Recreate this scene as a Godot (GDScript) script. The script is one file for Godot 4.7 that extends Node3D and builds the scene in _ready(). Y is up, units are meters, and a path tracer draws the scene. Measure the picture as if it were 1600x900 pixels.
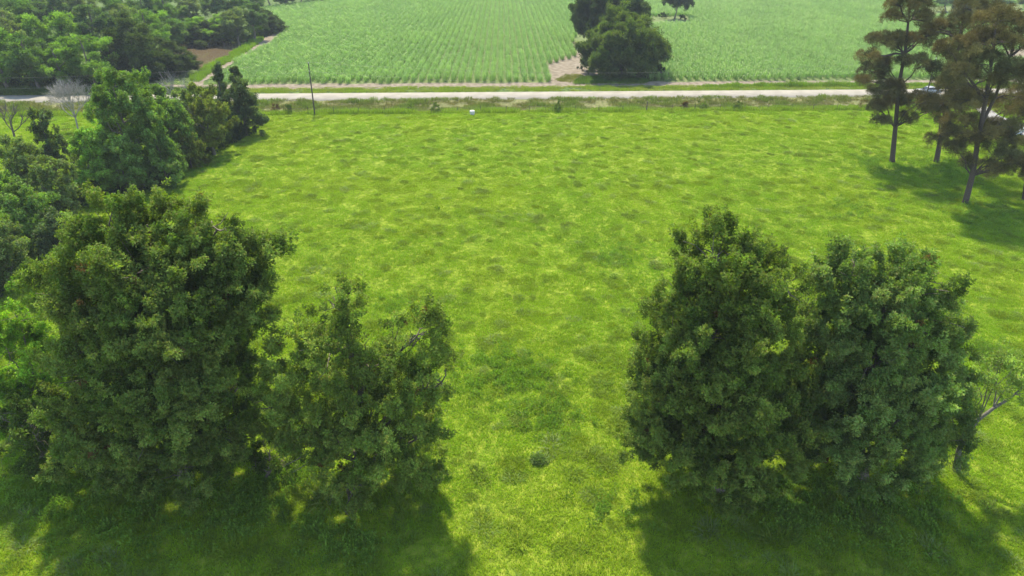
extends Node3D
# A drone view over a mown meadow: a country road, cane fields, oaks, pines and a belt of woodland.

const CAM_H := 32.0
const PITCH := 27.2
const F := 1109.0
const UPV := Vector3.UP
var used_names := {}
var M := {}
var rng := RandomNumberGenerator.new()
var lump := FastNoiseLite.new()
var patchy := FastNoiseLite.new()
var fine := FastNoiseLite.new()


# ---------- placing ----------
func ray(px: float, py: float) -> Vector3:
	var p := deg_to_rad(PITCH)
	var x := (px - 800.0) / F
	var y := -(py - 450.0) / F
	return Vector3(x, -sin(p) + y * cos(p), -cos(p) - y * sin(p))


func spot(px: float, py: float, h := 0.0) -> Vector3:        # a point on the level h
	var d := ray(px, py)
	return Vector3(0, CAM_H, 0) + d * ((h - CAM_H) / d.y)


func at(px: float, py: float, dist: float) -> Vector3:       # a point dist metres ahead
	var d := ray(px, py)
	return Vector3(0, CAM_H, 0) + d * (dist / -d.z)


func per_m(p: Vector3) -> float:                             # pixels per metre there
	var a := deg_to_rad(PITCH)
	return F / ((p.y - CAM_H) * -sin(a) - p.z * cos(a))


func road_off(p: Vector3) -> float:
	return -p.z - (150.0 + 0.032 * p.x)


func on_road(u: float, off: float, y := 0.0) -> Vector3:
	return Vector3(u, y, -(150.0 + 0.032 * u) - off)


func ground_y(p: Vector3) -> float:
	var off := road_off(p)
	if off < -14.0:
		return lump.get_noise_2d(p.x, p.z) * 0.1 * clampf((-14.0 - off) / 8.0, 0.0, 1.0)
	if off < -3.6:
		var t := (off + 14.0) / 10.4
		return -0.95 * sin(PI * t) + lump.get_noise_2d(p.x * 2.0, p.z * 2.0) * 0.25 * sin(PI * t)
	return 0.0


# ---------- naming ----------
func numbered(called: String) -> String:
	if not used_names.has(called):
		used_names[called] = 0
		return called
	used_names[called] += 1
	return "%s_%03d" % [called, used_names[called]]


func thing(called: String, label: String, category: String, where := Vector3.ZERO, group := "") -> Node3D:
	var o := Node3D.new()
	o.name = numbered(called)
	add_child(o)
	o.position = where
	tag(o, label, category, group)
	return o


func tag(o: Node, label: String, category: String, group := "", kind := "") -> void:
	o.set_meta("label", label)
	o.set_meta("category", category)
	if group != "":
		o.set_meta("group", group)
	if kind != "":
		o.set_meta("kind", kind)


func part(called: String, mesh: Mesh, mat: Material, parent: Node) -> MeshInstance3D:
	var o := MeshInstance3D.new()
	o.mesh = mesh
	o.material_override = mat
	o.name = numbered(called) if parent == self else called
	parent.add_child(o, true)
	return o


func structure(called: String, mesh: Mesh, mat: Material, label: String, category: String) -> MeshInstance3D:
	var o := part(called, mesh, mat, self)
	tag(o, label, category, "", "structure")
	return o


func scatter(called: String, mesh: Mesh, mat: Material, where: Array, tint: Array, parent: Node) -> MultiMeshInstance3D:
	var mm := MultiMesh.new()
	mm.transform_format = MultiMesh.TRANSFORM_3D
	mm.use_colors = true
	mm.mesh = mesh
	mm.instance_count = where.size()
	for i in where.size():
		mm.set_instance_transform(i, where[i])
		mm.set_instance_color(i, tint[i])
	var o := MultiMeshInstance3D.new()
	o.multimesh = mm
	o.material_override = mat
	o.name = numbered(called) if parent == self else called
	o.set_meta("kind", "stuff")
	parent.add_child(o, true)
	return o


# ---------- shapes ----------
func shape(v: PackedVector3Array, c: PackedColorArray, idx: PackedInt32Array, n := PackedVector3Array()) -> ArrayMesh:
	var a := []
	a.resize(Mesh.ARRAY_MAX)
	a[Mesh.ARRAY_VERTEX] = v
	if c.size() > 0:
		a[Mesh.ARRAY_COLOR] = c
	if n.size() > 0:
		a[Mesh.ARRAY_NORMAL] = n
	a[Mesh.ARRAY_INDEX] = idx
	var m := ArrayMesh.new()
	m.add_surface_from_arrays(Mesh.PRIMITIVE_TRIANGLES, a)
	return m


func dir3(r: RandomNumberGenerator) -> Vector3:
	var y := r.randf_range(-1, 1)
	var a := r.randf_range(0, TAU)
	var s := sqrt(1 - y * y)
	return Vector3(s * cos(a), y, s * sin(a))


func frame(y: Vector3, spin: float, s: Vector3) -> Basis:
	y = y.normalized()
	var x := y.cross(Vector3(0.31, 0.2, 0.93)).normalized()
	if x.length() < 0.1:
		x = y.cross(Vector3.RIGHT).normalized()
	var z := x.cross(y)
	return Basis(x, y, z) * Basis(UPV, spin) * Basis.from_scale(s)


# A spray of leaves of about unit radius that opens along +y.
func leaf_spray(n: int, l: float, w: float, s: int, droop := 0.0) -> ArrayMesh:
	var r := RandomNumberGenerator.new()
	r.seed = s
	var v := PackedVector3Array()
	var c := PackedColorArray()
	var idx := PackedInt32Array()
	for i in n:
		var d := dir3(r)
		d.y = absf(d.y) * 0.9 - 0.3
		d = d.normalized()
		var p := d * r.randf_range(0.15, 0.95)
		var t := (d + dir3(r) * 0.75 + Vector3(0, 0.25 - droop, 0)).normalized()
		var side := t.cross(dir3(r)).normalized()
		var up := side.cross(t)
		var ll := l * r.randf_range(0.7, 1.25)
		var ww := w * r.randf_range(0.75, 1.2) * 0.5
		var k := v.size()
		v.append(p)
		v.append(p + t * ll * 0.55 + side * ww + up * ww * 0.5)
		v.append(p + t * ll - up * ll * 0.12)
		v.append(p + t * ll * 0.55 - side * ww + up * ww * 0.5)
		var b := r.randf_range(0.72, 1.28)
		var col := Color(b * r.randf_range(0.9, 1.25), b, b * r.randf_range(0.7, 1.1))
		for q in 4:
			c.append(col)
		idx.append_array([k, k + 1, k + 2, k, k + 2, k + 3])
	return shape(v, c, idx)


# A leafy shoot along +y, length 1: leaves all round a twig, larger towards its foot.
func leaf_shoot(n: int, l: float, w: float, girth: float, s: int) -> ArrayMesh:
	var r := RandomNumberGenerator.new()
	r.seed = s
	var v := PackedVector3Array()
	var c := PackedColorArray()
	var idx := PackedInt32Array()
	for i in n:
		var y := pow(r.randf(), 0.85)
		var a := r.randf_range(0, TAU)
		var out := Vector3(cos(a), 0, sin(a))
		var p := Vector3(0, y - 0.15, 0) + out * girth * r.randf_range(0.1, 1.0) * (1.05 - y * 0.8)
		var t := (out + UPV * r.randf_range(-0.1, 0.9) + dir3(r) * 0.5).normalized()
		var side := t.cross((UPV + dir3(r) * 0.8).normalized()).normalized()
		var up := side.cross(t)
		var ll := l * r.randf_range(0.7, 1.25)
		var ww := w * r.randf_range(0.75, 1.2) * 0.5
		var k := v.size()
		v.append(p)
		v.append(p + t * ll * 0.55 + side * ww + up * ww * 0.4)
		v.append(p + t * ll - up * ll * 0.15)
		v.append(p + t * ll * 0.55 - side * ww + up * ww * 0.4)
		var b := r.randf_range(0.5, 1.0) if r.randf() < 0.6 else r.randf_range(1.0, 1.9)
		var col := Color(b * r.randf_range(0.9, 1.3), b, b * r.randf_range(0.7, 1.1))
		for q in 4:
			c.append(col)
		idx.append_array([k, k + 1, k + 2, k, k + 2, k + 3])
	return shape(v, c, idx)


# Blades that stand in a square patch (or a tuft when spread is small).
func blade_patch(n: int, size: float, h: float, w: float, lean: float, s: int, round_ := false) -> ArrayMesh:
	var r := RandomNumberGenerator.new()
	r.seed = s
	var v := PackedVector3Array()
	var c := PackedColorArray()
	var idx := PackedInt32Array()
	for i in n:
		var p := Vector3(r.randf_range(-0.5, 0.5), 0, r.randf_range(-0.5, 0.5)) * size
		var out := Vector3.ZERO
		if round_:
			var a := r.randf_range(0, TAU)
			var q := sqrt(r.randf()) * 0.5 * size
			p = Vector3(cos(a), 0, sin(a)) * q
			out = p / (0.5 * size)
		var a2 := r.randf_range(0, TAU)
		var ln := (Vector3(cos(a2), 0, sin(a2)) * r.randf_range(0.2, 1.0) + out * 0.9) * lean
		var hh := h * r.randf_range(0.55, 1.25) * (1.0 - 0.35 * out.length())
		var a3 := r.randf_range(0, TAU)
		var side := Vector3(cos(a3), 0, sin(a3)) * w * 0.5
		var k := v.size()
		v.append(p - side)
		v.append(p + side)
		v.append(p + side * 0.8 + UPV * hh * 0.62 + ln * hh * 0.35)
		v.append(p - side * 0.8 + UPV * hh * 0.62 + ln * hh * 0.35)
		v.append(p + UPV * hh * (1.0 - 0.22 * lean) + ln * hh)
		var b := r.randf_range(0.65, 1.3)
		var col := Color(b * r.randf_range(0.8, 1.15), b, b * r.randf_range(0.7, 1.6))
		for q2 in 5:
			c.append(col)
		idx.append_array([k, k + 1, k + 2, k, k + 2, k + 3, k + 3, k + 2, k + 4])
	return shape(v, c, idx)


# A piece of a cane row along z: arching blades on short stalks.
func cane_piece(n: int, length: float, s: int) -> ArrayMesh:
	var r := RandomNumberGenerator.new()
	r.seed = s
	var v := PackedVector3Array()
	var c := PackedColorArray()
	var idx := PackedInt32Array()
	for i in n:
		var p := Vector3(r.randfn(0, 0.32), 0, r.randf_range(-0.5, 0.5) * length)
		var a := r.randf_range(0, TAU)
		var out := Vector3(cos(a), 0, sin(a) * 0.8)
		var h0 := r.randf_range(0.15, 0.9)
		var reach := r.randf_range(0.35, 0.8)
		var top := h0 + r.randf_range(0.6, 1.05)
		var side := Vector3(-out.z, 0, out.x) * r.randf_range(0.035, 0.06)
		var k := v.size()
		var pts := [p + UPV * (h0 * 0.3), p + UPV * lerpf(h0, top, 0.6) + out * reach * 0.3, p + UPV * top + out * reach * 0.7, p + UPV * (top - 0.22 * reach) + out * reach * 1.15]
		var ws := [0.8, 1.0, 0.8, 0.1]
		for q in 4:
			v.append(pts[q] - side * ws[q])
			v.append(pts[q] + side * ws[q])
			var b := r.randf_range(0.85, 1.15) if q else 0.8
			c.append(Color(b, b, b))
			c.append(Color(b, b, b))
		for q in 3:
			idx.append_array([k + q * 2, k + q * 2 + 1, k + q * 2 + 3, k + q * 2, k + q * 2 + 3, k + q * 2 + 2])
	return shape(v, c, idx)


# A round tapering bar through points, appended to an open set of arrays [v, n, idx].
func tube(b: Array, pts: Array, rad: Array, sides := 7) -> void:
	var first: int = b[0].size()
	for i in pts.size():
		var t: Vector3 = (pts[mini(i + 1, pts.size() - 1)] - pts[maxi(i - 1, 0)]).normalized()
		var x := t.cross(Vector3(0.13, 0.21, 0.97)).normalized()
		if absf(t.z) > 0.95:
			x = t.cross(Vector3.RIGHT).normalized()
		var y := x.cross(t)
		for k in sides:
			var a := TAU * k / sides
			var d := x * cos(a) + y * sin(a)
			b[0].append(pts[i] + d * rad[i])
			b[1].append(d)
	for i in pts.size() - 1:
		for k in sides:
			var p: int = first + i * sides + k
			var q: int = first + i * sides + (k + 1) % sides
			b[2].append_array([p, q, q + sides, p, q + sides, p + sides])
	var tip: int = b[0].size()
	b[0].append(pts[-1] + (pts[-1] - pts[-2]).normalized() * rad[-1])
	b[1].append((pts[-1] - pts[-2]).normalized())
	for k in sides:
		b[2].append_array([tip - sides + k, tip - sides + (k + 1) % sides, tip])


func bars() -> Array:
	return [PackedVector3Array(), PackedVector3Array(), PackedInt32Array()]


func bars_mesh(b: Array) -> ArrayMesh:
	return shape(b[0], PackedColorArray(), b[2], b[1])


func crooked(a: Vector3, b: Vector3, n: int, wob: float, r: RandomNumberGenerator) -> Array:
	var out := [a]
	for i in range(1, n):
		var t := float(i) / n
		out.append(a.lerp(b, t) + dir3(r) * wob * sin(PI * t) + UPV * sin(PI * t) * wob * 0.8)
	out.append(b)
	return out


func taper(r0: float, r1: float, n: int) -> Array:
	var o := []
	for i in n + 1:
		o.append(lerpf(r0, r1, float(i) / n))
	return o


# A sheet over the road's own axes (u along the road, off across it).
func band(u0: float, u1: float, nu: int, o0: float, o1: float, no: int, rise: float, wavy := 0.0, follow := true) -> ArrayMesh:
	var v := PackedVector3Array()
	var n := PackedVector3Array()
	var idx := PackedInt32Array()
	for i in nu + 1:
		for j in no + 1:
			var u := lerpf(u0, u1, float(i) / nu)
			var e := 0.0
			if wavy > 0.0 and (j == 0 or j == no):
				e = fine.get_noise_2d(u * 1.5, j * 77.0) * wavy
			var p := on_road(u, lerpf(o0, o1, float(j) / no) + e)
			if follow:
				p.y = ground_y(p)
			p.y += rise
			v.append(p)
			var g := 0.4
			var hx := ground_y(p + Vector3(g, 0, 0)) - ground_y(p - Vector3(g, 0, 0))
			var hz := ground_y(p + Vector3(0, 0, g)) - ground_y(p - Vector3(0, 0, g))
			n.append(Vector3(-hx / (2 * g), 1, -hz / (2 * g)).normalized() if follow else UPV)
	for i in nu:
		for j in no:
			var a := i * (no + 1) + j
			var b := a + no + 1
			idx.append_array([a, a + 1, b + 1, a, b + 1, b])
	return shape(v, PackedColorArray(), idx, n)


# A flat sheet with an outline on the ground.
func sheet(outline: PackedVector2Array, y: float) -> ArrayMesh:
	var v := PackedVector3Array()
	var n := PackedVector3Array()
	for p in outline:
		v.append(Vector3(p.x, y, p.y))
		n.append(UPV)
	return shape(v, PackedColorArray(), Geometry2D.triangulate_polygon(outline), n)


func ground_poly(px: Array) -> PackedVector2Array:
	var o := PackedVector2Array()
	for p in px:
		var g := spot(p[0], p[1])
		o.append(Vector2(g.x, g.z))
	return o


func roughened(o: PackedVector2Array, amount: float) -> PackedVector2Array:
	var out := PackedVector2Array()
	for i in o.size():
		var a := o[i]
		var b := o[(i + 1) % o.size()]
		var n := maxi(1, int(a.distance_to(b) / 2.0))
		for k in n:
			var p := a.lerp(b, float(k) / n)
			out.append(p + Vector2(fine.get_noise_2d(p.x * 3, p.y * 3), fine.get_noise_2d(p.y * 3 + 90, p.x * 3)) * amount)
	return out


func noise_texture(freq: float, c0: Color, c1: Color, c2: Color, s: int, size := 512) -> NoiseTexture2D:
	var n := FastNoiseLite.new()
	n.seed = s
	n.frequency = freq
	n.fractal_octaves = 5
	var g := Gradient.new()
	g.offsets = PackedFloat32Array([0.25, 0.5, 0.75])
	g.colors = PackedColorArray([c0.linear_to_srgb(), c1.linear_to_srgb(), c2.linear_to_srgb()])
	var t := NoiseTexture2D.new()
	t.width = size
	t.height = size
	t.seamless = true
	t.noise = n
	t.color_ramp = g
	return t


func grainy(c0: Color, c1: Color, c2: Color, metres: float, freq: float, rough: float, s: int) -> StandardMaterial3D:
	var m := StandardMaterial3D.new()
	m.albedo_texture = noise_texture(freq, c0, c1, c2, s)
	m.uv1_triplanar = true
	m.uv1_world_triplanar = true
	m.uv1_scale = Vector3.ONE / metres
	m.roughness = rough
	m.metallic_specular = 0.2
	return m


func plain(c: Color, rough := 0.8, metal := 0.0) -> StandardMaterial3D:
	var m := StandardMaterial3D.new()
	m.albedo_color = c.linear_to_srgb()
	m.roughness = rough
	m.metallic = metal
	return m


func leafy(rough: float, back: Color, spec := 0.35) -> StandardMaterial3D:
	var m := StandardMaterial3D.new()
	m.vertex_color_use_as_albedo = true
	m.roughness = rough
	m.metallic_specular = spec
	if back != Color.BLACK:
		m.backlight_enabled = true
		m.backlight = back
	m.cull_mode = BaseMaterial3D.CULL_DISABLED
	return m


func tint(a: Color, b: Color, r: RandomNumberGenerator, spread := 0.2) -> Color:
	var c := a.lerp(b, r.randf())
	var k := r.randf_range(1.0 - spread, 1.0 + spread)
	return Color(c.r * k, c.g * k, c.b * k)


# ---------- trees ----------
# blobs: Vector4(x, y, z, radius) about the tree's base. Boughs of leaf sprays sit on the outside of the blobs.
func fill_crown(blobs: Array, o: Dictionary, r: RandomNumberGenerator) -> Array:
	var where := []
	var cols := []
	var flat: float = o.get("flat", 0.85)
	var holes: float = o.get("holes", -0.22)
	var wob: float = o.get("wob", 0.5)
	var gap: float = o.get("gap", 2.6)
	for b in blobs:
		var bc := Vector3(b.x, b.y, b.z)
		var n := int(o.sub * b.w * b.w) + 5
		for i in n:
			var d := dir3(r)
			if d.y < -0.5 and r.randf() < 0.7:
				continue
			var c: Vector3 = bc + d * b.w * r.randf_range(0.5, 1.02) * Vector3(1, flat, 1)
			c += Vector3(fine.get_noise_3d(c.x * gap, c.y * gap, c.z * gap), fine.get_noise_3d(c.y * gap + 40, c.z * gap, c.x * gap), fine.get_noise_3d(c.z * gap, c.x * gap + 80, c.y * gap)) * wob
			var buried := false
			for q in blobs:
				if q != b and (c - Vector3(q.x, q.y, q.z)).length() < q.w * 0.6:
					buried = true
			if buried or c.y < 0.3 or fine.get_noise_3d(c.x * gap + 300, c.y * gap, c.z * gap) < holes:
				continue
			# a bough: shoots strung out along a line that turns upwards
			var run: float = b.w * r.randf_range(0.2, 0.62)
			var way := (d + UPV * r.randf_range(0.1, 0.9) + dir3(r) * 0.5).normalized()
			var thick: float = run * 0.42
			var hue := tint(o.a, o.b, r, 0.25)
			var m := int(o.dens * run * run) + 4
			for j in m:
				var t := r.randf()
				var e := dir3(r)
				var p := c + way * run * (t - 0.35) * (1.9 if r.randf() < 0.1 else 1.0) + e * thick * sqrt(r.randf()) * (1.1 - 0.7 * t)
				if p.y < 0.15:
					continue
				where.append(Transform3D(frame(way * 0.8 + e * 0.7 + UPV * 0.45, r.randf_range(0, TAU), Vector3.ONE * o.leaf * r.randf_range(0.6, 1.35)), p))
				var k := r.randf_range(0.8, 1.2)
				var cc := Color(hue.r * k, hue.g * k, hue.b * k)
				if r.randf() < o.get("rust", 0.0):
					cc = Color(0.16, 0.1, 0.04)
				cols.append(cc)
	return [where, cols]


func grow(root: Node3D, blobs: Array, o: Dictionary, s: int) -> void:
	var r := RandomNumberGenerator.new()
	r.seed = s
	var h := 0.0
	var mid := Vector3.ZERO
	var high: Vector4 = blobs[0]
	for b in blobs:
		if b.y + b.w > h:
			h = b.y + b.w
			high = b
		mid += Vector3(b.x, 0, b.z) / blobs.size()
	var r0: float = o.get("trunk", h * 0.022)
	var top := Vector3(high.x, high.y, high.z)
	var pts := []
	var n := 7
	for i in n + 1:
		var t := float(i) / n
		pts.append(Vector3(0, -0.1, 0).lerp(top, t) + mid * 0.4 * sin(PI * t) + dir3(r) * r0 * 1.3 * sin(PI * t))
	var rad := taper(r0, r0 * 0.18, n)
	rad[0] = r0 * 1.5
	var bb := bars()
	tube(bb, pts, rad, 9)
	part("trunk", bars_mesh(bb), o.bark, root)
	var limbs: int = o.get("limbs", 0)
	if limbs > 0:
		var step := maxi(1, int(ceil(float(blobs.size()) / limbs)))
		for i in range(0, blobs.size(), step):
			var b: Vector4 = blobs[i]
			var c := Vector3(b.x, b.y, b.z)
			var f := clampf((c.y - Vector2(c.x, c.z).length() * 0.7) / h, 0.12, 0.8) * n
			var k := int(f)
			var from: Vector3 = pts[k].lerp(pts[mini(k + 1, n)], f - k)
			var lb := bars()
			var path := crooked(from, c, 4, 0.35 * b.w * 0.5, r)
			tube(lb, path, taper(r0 * 0.42, r0 * 0.14, 4), 6)
			for q in o.get("twigs", 4):
				var e := (dir3(r) + UPV * 0.3).normalized()
				var tip := c + e * b.w * r.randf_range(0.75, 1.25) * Vector3(1, 0.85, 1)
				tube(lb, crooked(path[r.randi_range(2, 4)], tip, 3, 0.3, r), taper(r0 * 0.13, r0 * 0.035, 3), 4)
			part("limb", bars_mesh(lb), o.bark, root)
	var cr := fill_crown(blobs, o, r)
	scatter("crown", o.mesh, o.mat, cr[0], cr[1], root)


# Crown lumps for a tree of height h and half width w. form: 0 oval, 1 dome to the ground, 2 cone, 3 high crown
func lumps(h: float, w: float, form: int, count: int, s: int) -> Array:
	var r := RandomNumberGenerator.new()
	r.seed = s
	var out := []
	for i in count:
		var t := (i + 0.5) / count
		var y := 0.0
		var reach := 0.0
		if form == 0:
			y = lerpf(0.22, 0.88, t)
			reach = sin(PI * lerpf(0.18, 0.9, t))
		elif form == 1:
			y = lerpf(0.16, 0.8, t)
			reach = cos(PI * 0.46 * t)
		elif form == 2:
			y = lerpf(0.12, 0.92, t)
			reach = 1.0 - t * 0.9
		else:
			y = lerpf(0.5, 0.88, t)
			reach = sin(PI * lerpf(0.3, 0.9, t))
		var a := i * 2.4 + r.randf_range(-0.5, 0.5)
		var q := w * reach * r.randf_range(0.45, 0.72)
		var rr := w * r.randf_range(0.34, 0.5) * lerpf(1.0, 0.75, t)
		if form == 2:
			rr = w * lerpf(0.5, 0.22, t)
		if y * h + rr > h:
			rr = maxf(h * (1 - y), w * 0.2)
		out.append(Vector4(cos(a) * q, y * h, sin(a) * q, rr))
	if form != 2:
		out.append(Vector4(0, h * 0.55, 0, w * 0.5))
	return out


# A tree whose foot and top are where the two heights of the picture put them.
func placed_tree(called: String, label: String, px: float, foot: float, top: float, half: float, form: int, o: Dictionary, s: int, group := "", category := "tree") -> Node3D:
	var base := spot(px, foot)
	var sc := per_m(base)
	var d := ray(px, top)
	var h := maxf(2.0, CAM_H + d.y * (-base.z / -d.z))
	base.y = ground_y(base)
	var root := thing(called, label, category, base, group)
	grow(root, lumps(h, half / sc, form, o.get("count", 11), s), o, s)
	return root


# A tree from lumps measured on the picture: [x, y, radius, how far in front of the trunk]
func shaped_tree(called: String, label: String, bx: float, by: float, marks: Array, o: Dictionary, s: int) -> Node3D:
	var r := RandomNumberGenerator.new()
	r.seed = s + 5
	var base := spot(bx, by)
	var root := thing(called, label, "tree", base)
	var blobs := []
	for m in marks:
		var c := at(m[0], m[1] + 7, -base.z - m[3])
		var w: float = m[2] / per_m(c)
		c -= base
		blobs.append(Vector4(c.x, maxf(c.y, w * 0.7), c.z, w))
		if m[3] > 0.9:
			blobs.append(Vector4(c.x + r.randf_range(-0.6, 0.6), maxf(c.y - 0.9, w * 0.7), -c.z * 0.9, w * 0.95))
	grow(root, blobs, o, s)
	return root


func pine(called: String, label: String, stems: Array, pads: Array, o: Dictionary, s: int) -> Node3D:
	var r := RandomNumberGenerator.new()
	r.seed = s
	var base := spot(stems[0][0][0], stems[0][0][1])
	var dist := -base.z
	var root := thing(called, label, "pine tree", base)
	var line := []
	for si in stems.size():
		var st: Array = stems[si]
		var pts := []
		for p in st:
			pts.append(at(p[0], p[1], dist) - base + Vector3(0, 0, r.randf_range(-0.25, 0.25)))
		var n := pts.size() - 1
		var rad := taper(0.36 if si == 0 else 0.22, 0.09, n)
		if si == 0:
			pts[0] = Vector3(0, -0.1, 0)
			rad[0] = 0.47
			pts.insert(1, pts[0].lerp(pts[1], 0.12))
			rad.insert(1, 0.37)
		var bb := bars()
		tube(bb, pts, rad, 10)
		part("trunk", bars_mesh(bb), M.pine_bark, root)
		line.append_array(pts.slice(2 if si == 0 else 1))
	var where := []
	var cols := []
	var all := pads.duplicate()
	for p in pads:
		for k in 1:
			all.append([p[0] + r.randf_range(-0.9, 0.9) * p[2], p[1] + r.randf_range(-0.55, 0.55) * p[2], p[2] * r.randf_range(0.4, 0.65)])
	for i in all.size():
		var p: Array = all[i]
		var dz := r.randf_range(-2.6, 2.6)
		var c := at(p[0], p[1], dist + dz)
		var w: float = p[2] * 1.12 / per_m(c)
		c -= base
		var near: Vector3 = line[0]
		for q in line:
			if (q - c).length() + maxf(0, q.y - c.y) < (near - c).length() + maxf(0, near.y - c.y):
				near = q
		var bb := bars()
		tube(bb, crooked(near + Vector3(0, -0.4, 0), c - UPV * w * 0.15, 4, 0.3, r), taper(0.11, 0.045, 4), 6)
		for k in 5:
			var e := dir3(r) * Vector3(1, 0.3, 1)
			tube(bb, [c.lerp(near, 0.25), c + e * w * 0.85], [0.04, 0.015], 4)
		part("limb", bars_mesh(bb), M.pine_bark, root)
		var hue := tint(o.a, o.b, r, 0.18)
		for k in int(o.dens * w * w) + 4:
			var e := dir3(r)
			if e.y < -0.3 and r.randf() < 0.6:
				e.y = -e.y
			var q := c + e * w * Vector3(1.25, 0.6, 1.25) * sqrt(r.randf_range(0.15, 1.0))
			var kk := r.randf_range(0.65, 1.4)
			for j in 4:
				var e2 := (dir3(r) + UPV * 0.3 + e * 0.4).normalized()
				where.append(Transform3D(frame(e2 + UPV * 0.4, r.randf_range(0, TAU), Vector3.ONE * o.leaf * r.randf_range(0.7, 1.2)), q + e2 * r.randf_range(0.1, 0.5)))
				cols.append(Color(hue.r * kk, hue.g * kk, hue.b * kk))
	scatter("crown", o.mesh, o.mat, where, cols, root)
	return root


func twig(b: Array, from: Vector3, dir: Vector3, length: float, rad: float, depth: int, r: RandomNumberGenerator, rise: float) -> void:
	var end := from + dir * length
	var mid := from.lerp(end, 0.5) + dir3(r) * length * 0.08
	tube(b, [from, mid, end], [rad, rad * 0.85, rad * 0.62], 5 if depth > 2 else 3)
	if depth == 0:
		return
	for i in (4 if depth > 1 else 5):
		var d := (dir + dir3(r) * 0.75 + UPV * rise).normalized()
		twig(b, mid.lerp(end, r.randf_range(0.3, 1.0)), d, length * r.randf_range(0.6, 0.85), maxf(rad * 0.55, 0.011), depth - 1, r, rise)


func bare_tree(label: String, px: float, foot: float, top: float, stems: Array, depth: int, mat: Material, s: int, fat: float) -> void:
	var r := RandomNumberGenerator.new()
	r.seed = s
	var base := spot(px, foot)
	var d := ray(px, top)
	var h := CAM_H + d.y * (-base.z / -d.z)
	var root := thing("bare_tree", label, "bare tree", base)
	var bb := bars()
	var fork := Vector3(0.1, h * 0.3, 0)
	tube(bb, [Vector3(0, -0.1, 0), Vector3(0.05, h * 0.12, 0.05), fork], [h * 0.028 * fat, h * 0.02 * fat, h * 0.017 * fat], 8)
	part("trunk", bars_mesh(bb), mat, root)
	for st in stems:
		var lb := bars()
		twig(lb, fork * r.randf_range(0.75, 1.0), st.normalized(), h * 0.26, h * 0.011 * fat, depth, r, 0.22)
		part("limb", bars_mesh(lb), mat, root)


# ---------- made things ----------
func box(c: Vector3, s: Vector3, tx := 1.0, tz := 1.0) -> ArrayMesh:  # a box whose top is drawn in
	var v := PackedVector3Array()
	var idx := PackedInt32Array()
	var e := s * 0.5
	var low := [Vector3(-e.x, -e.y, -e.z), Vector3(e.x, -e.y, -e.z), Vector3(e.x, -e.y, e.z), Vector3(-e.x, -e.y, e.z)]
	var pts := []
	for p in low:
		pts.append(p + c)
	for p in low:
		pts.append(Vector3(p.x * tx, e.y, p.z * tz) + c)
	for f in [[0, 1, 2, 3], [7, 6, 5, 4], [0, 4, 5, 1], [1, 5, 6, 2], [2, 6, 7, 3], [3, 7, 4, 0]]:
		var k := v.size()
		for q in f:
			v.append(pts[q])
		idx.append_array([k, k + 2, k + 1, k, k + 3, k + 2])
	return shape(v, PackedColorArray(), idx)


func wheel_mesh(rad: float, w: float) -> CylinderMesh:
	var m := CylinderMesh.new()
	m.top_radius = rad
	m.bottom_radius = rad
	m.height = w
	m.radial_segments = 18
	return m


# side profile pushed across the width, drawn in towards the roof
func car_body(profile: Array, half: float, roof_in: float, y0: float, y1: float) -> ArrayMesh:
	var st := SurfaceTool.new()
	st.begin(Mesh.PRIMITIVE_TRIANGLES)
	var poly := PackedVector2Array()
	for p in profile:
		poly.append(Vector2(p[0], p[1]))
	var put := func(p: Vector2, s: float) -> Vector3:
		return Vector3(s * (half - roof_in * clampf((p.y - y0) / (y1 - y0), 0, 1)), p.y, p.x)
	var tri := Geometry2D.triangulate_polygon(poly)
	for s in [-1.0, 1.0]:
		for i in range(0, tri.size(), 3):
			for k in 3:
				st.add_vertex(put.call(poly[tri[i + k]], s))
	for i in poly.size():
		var a := poly[i]
		var b := poly[(i + 1) % poly.size()]
		for q in [[a, -1.0], [b, -1.0], [b, 1.0], [a, -1.0], [b, 1.0], [a, 1.0]]:
			st.add_vertex(put.call(q[0], q[1]))
	st.generate_normals()
	return st.commit()


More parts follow.
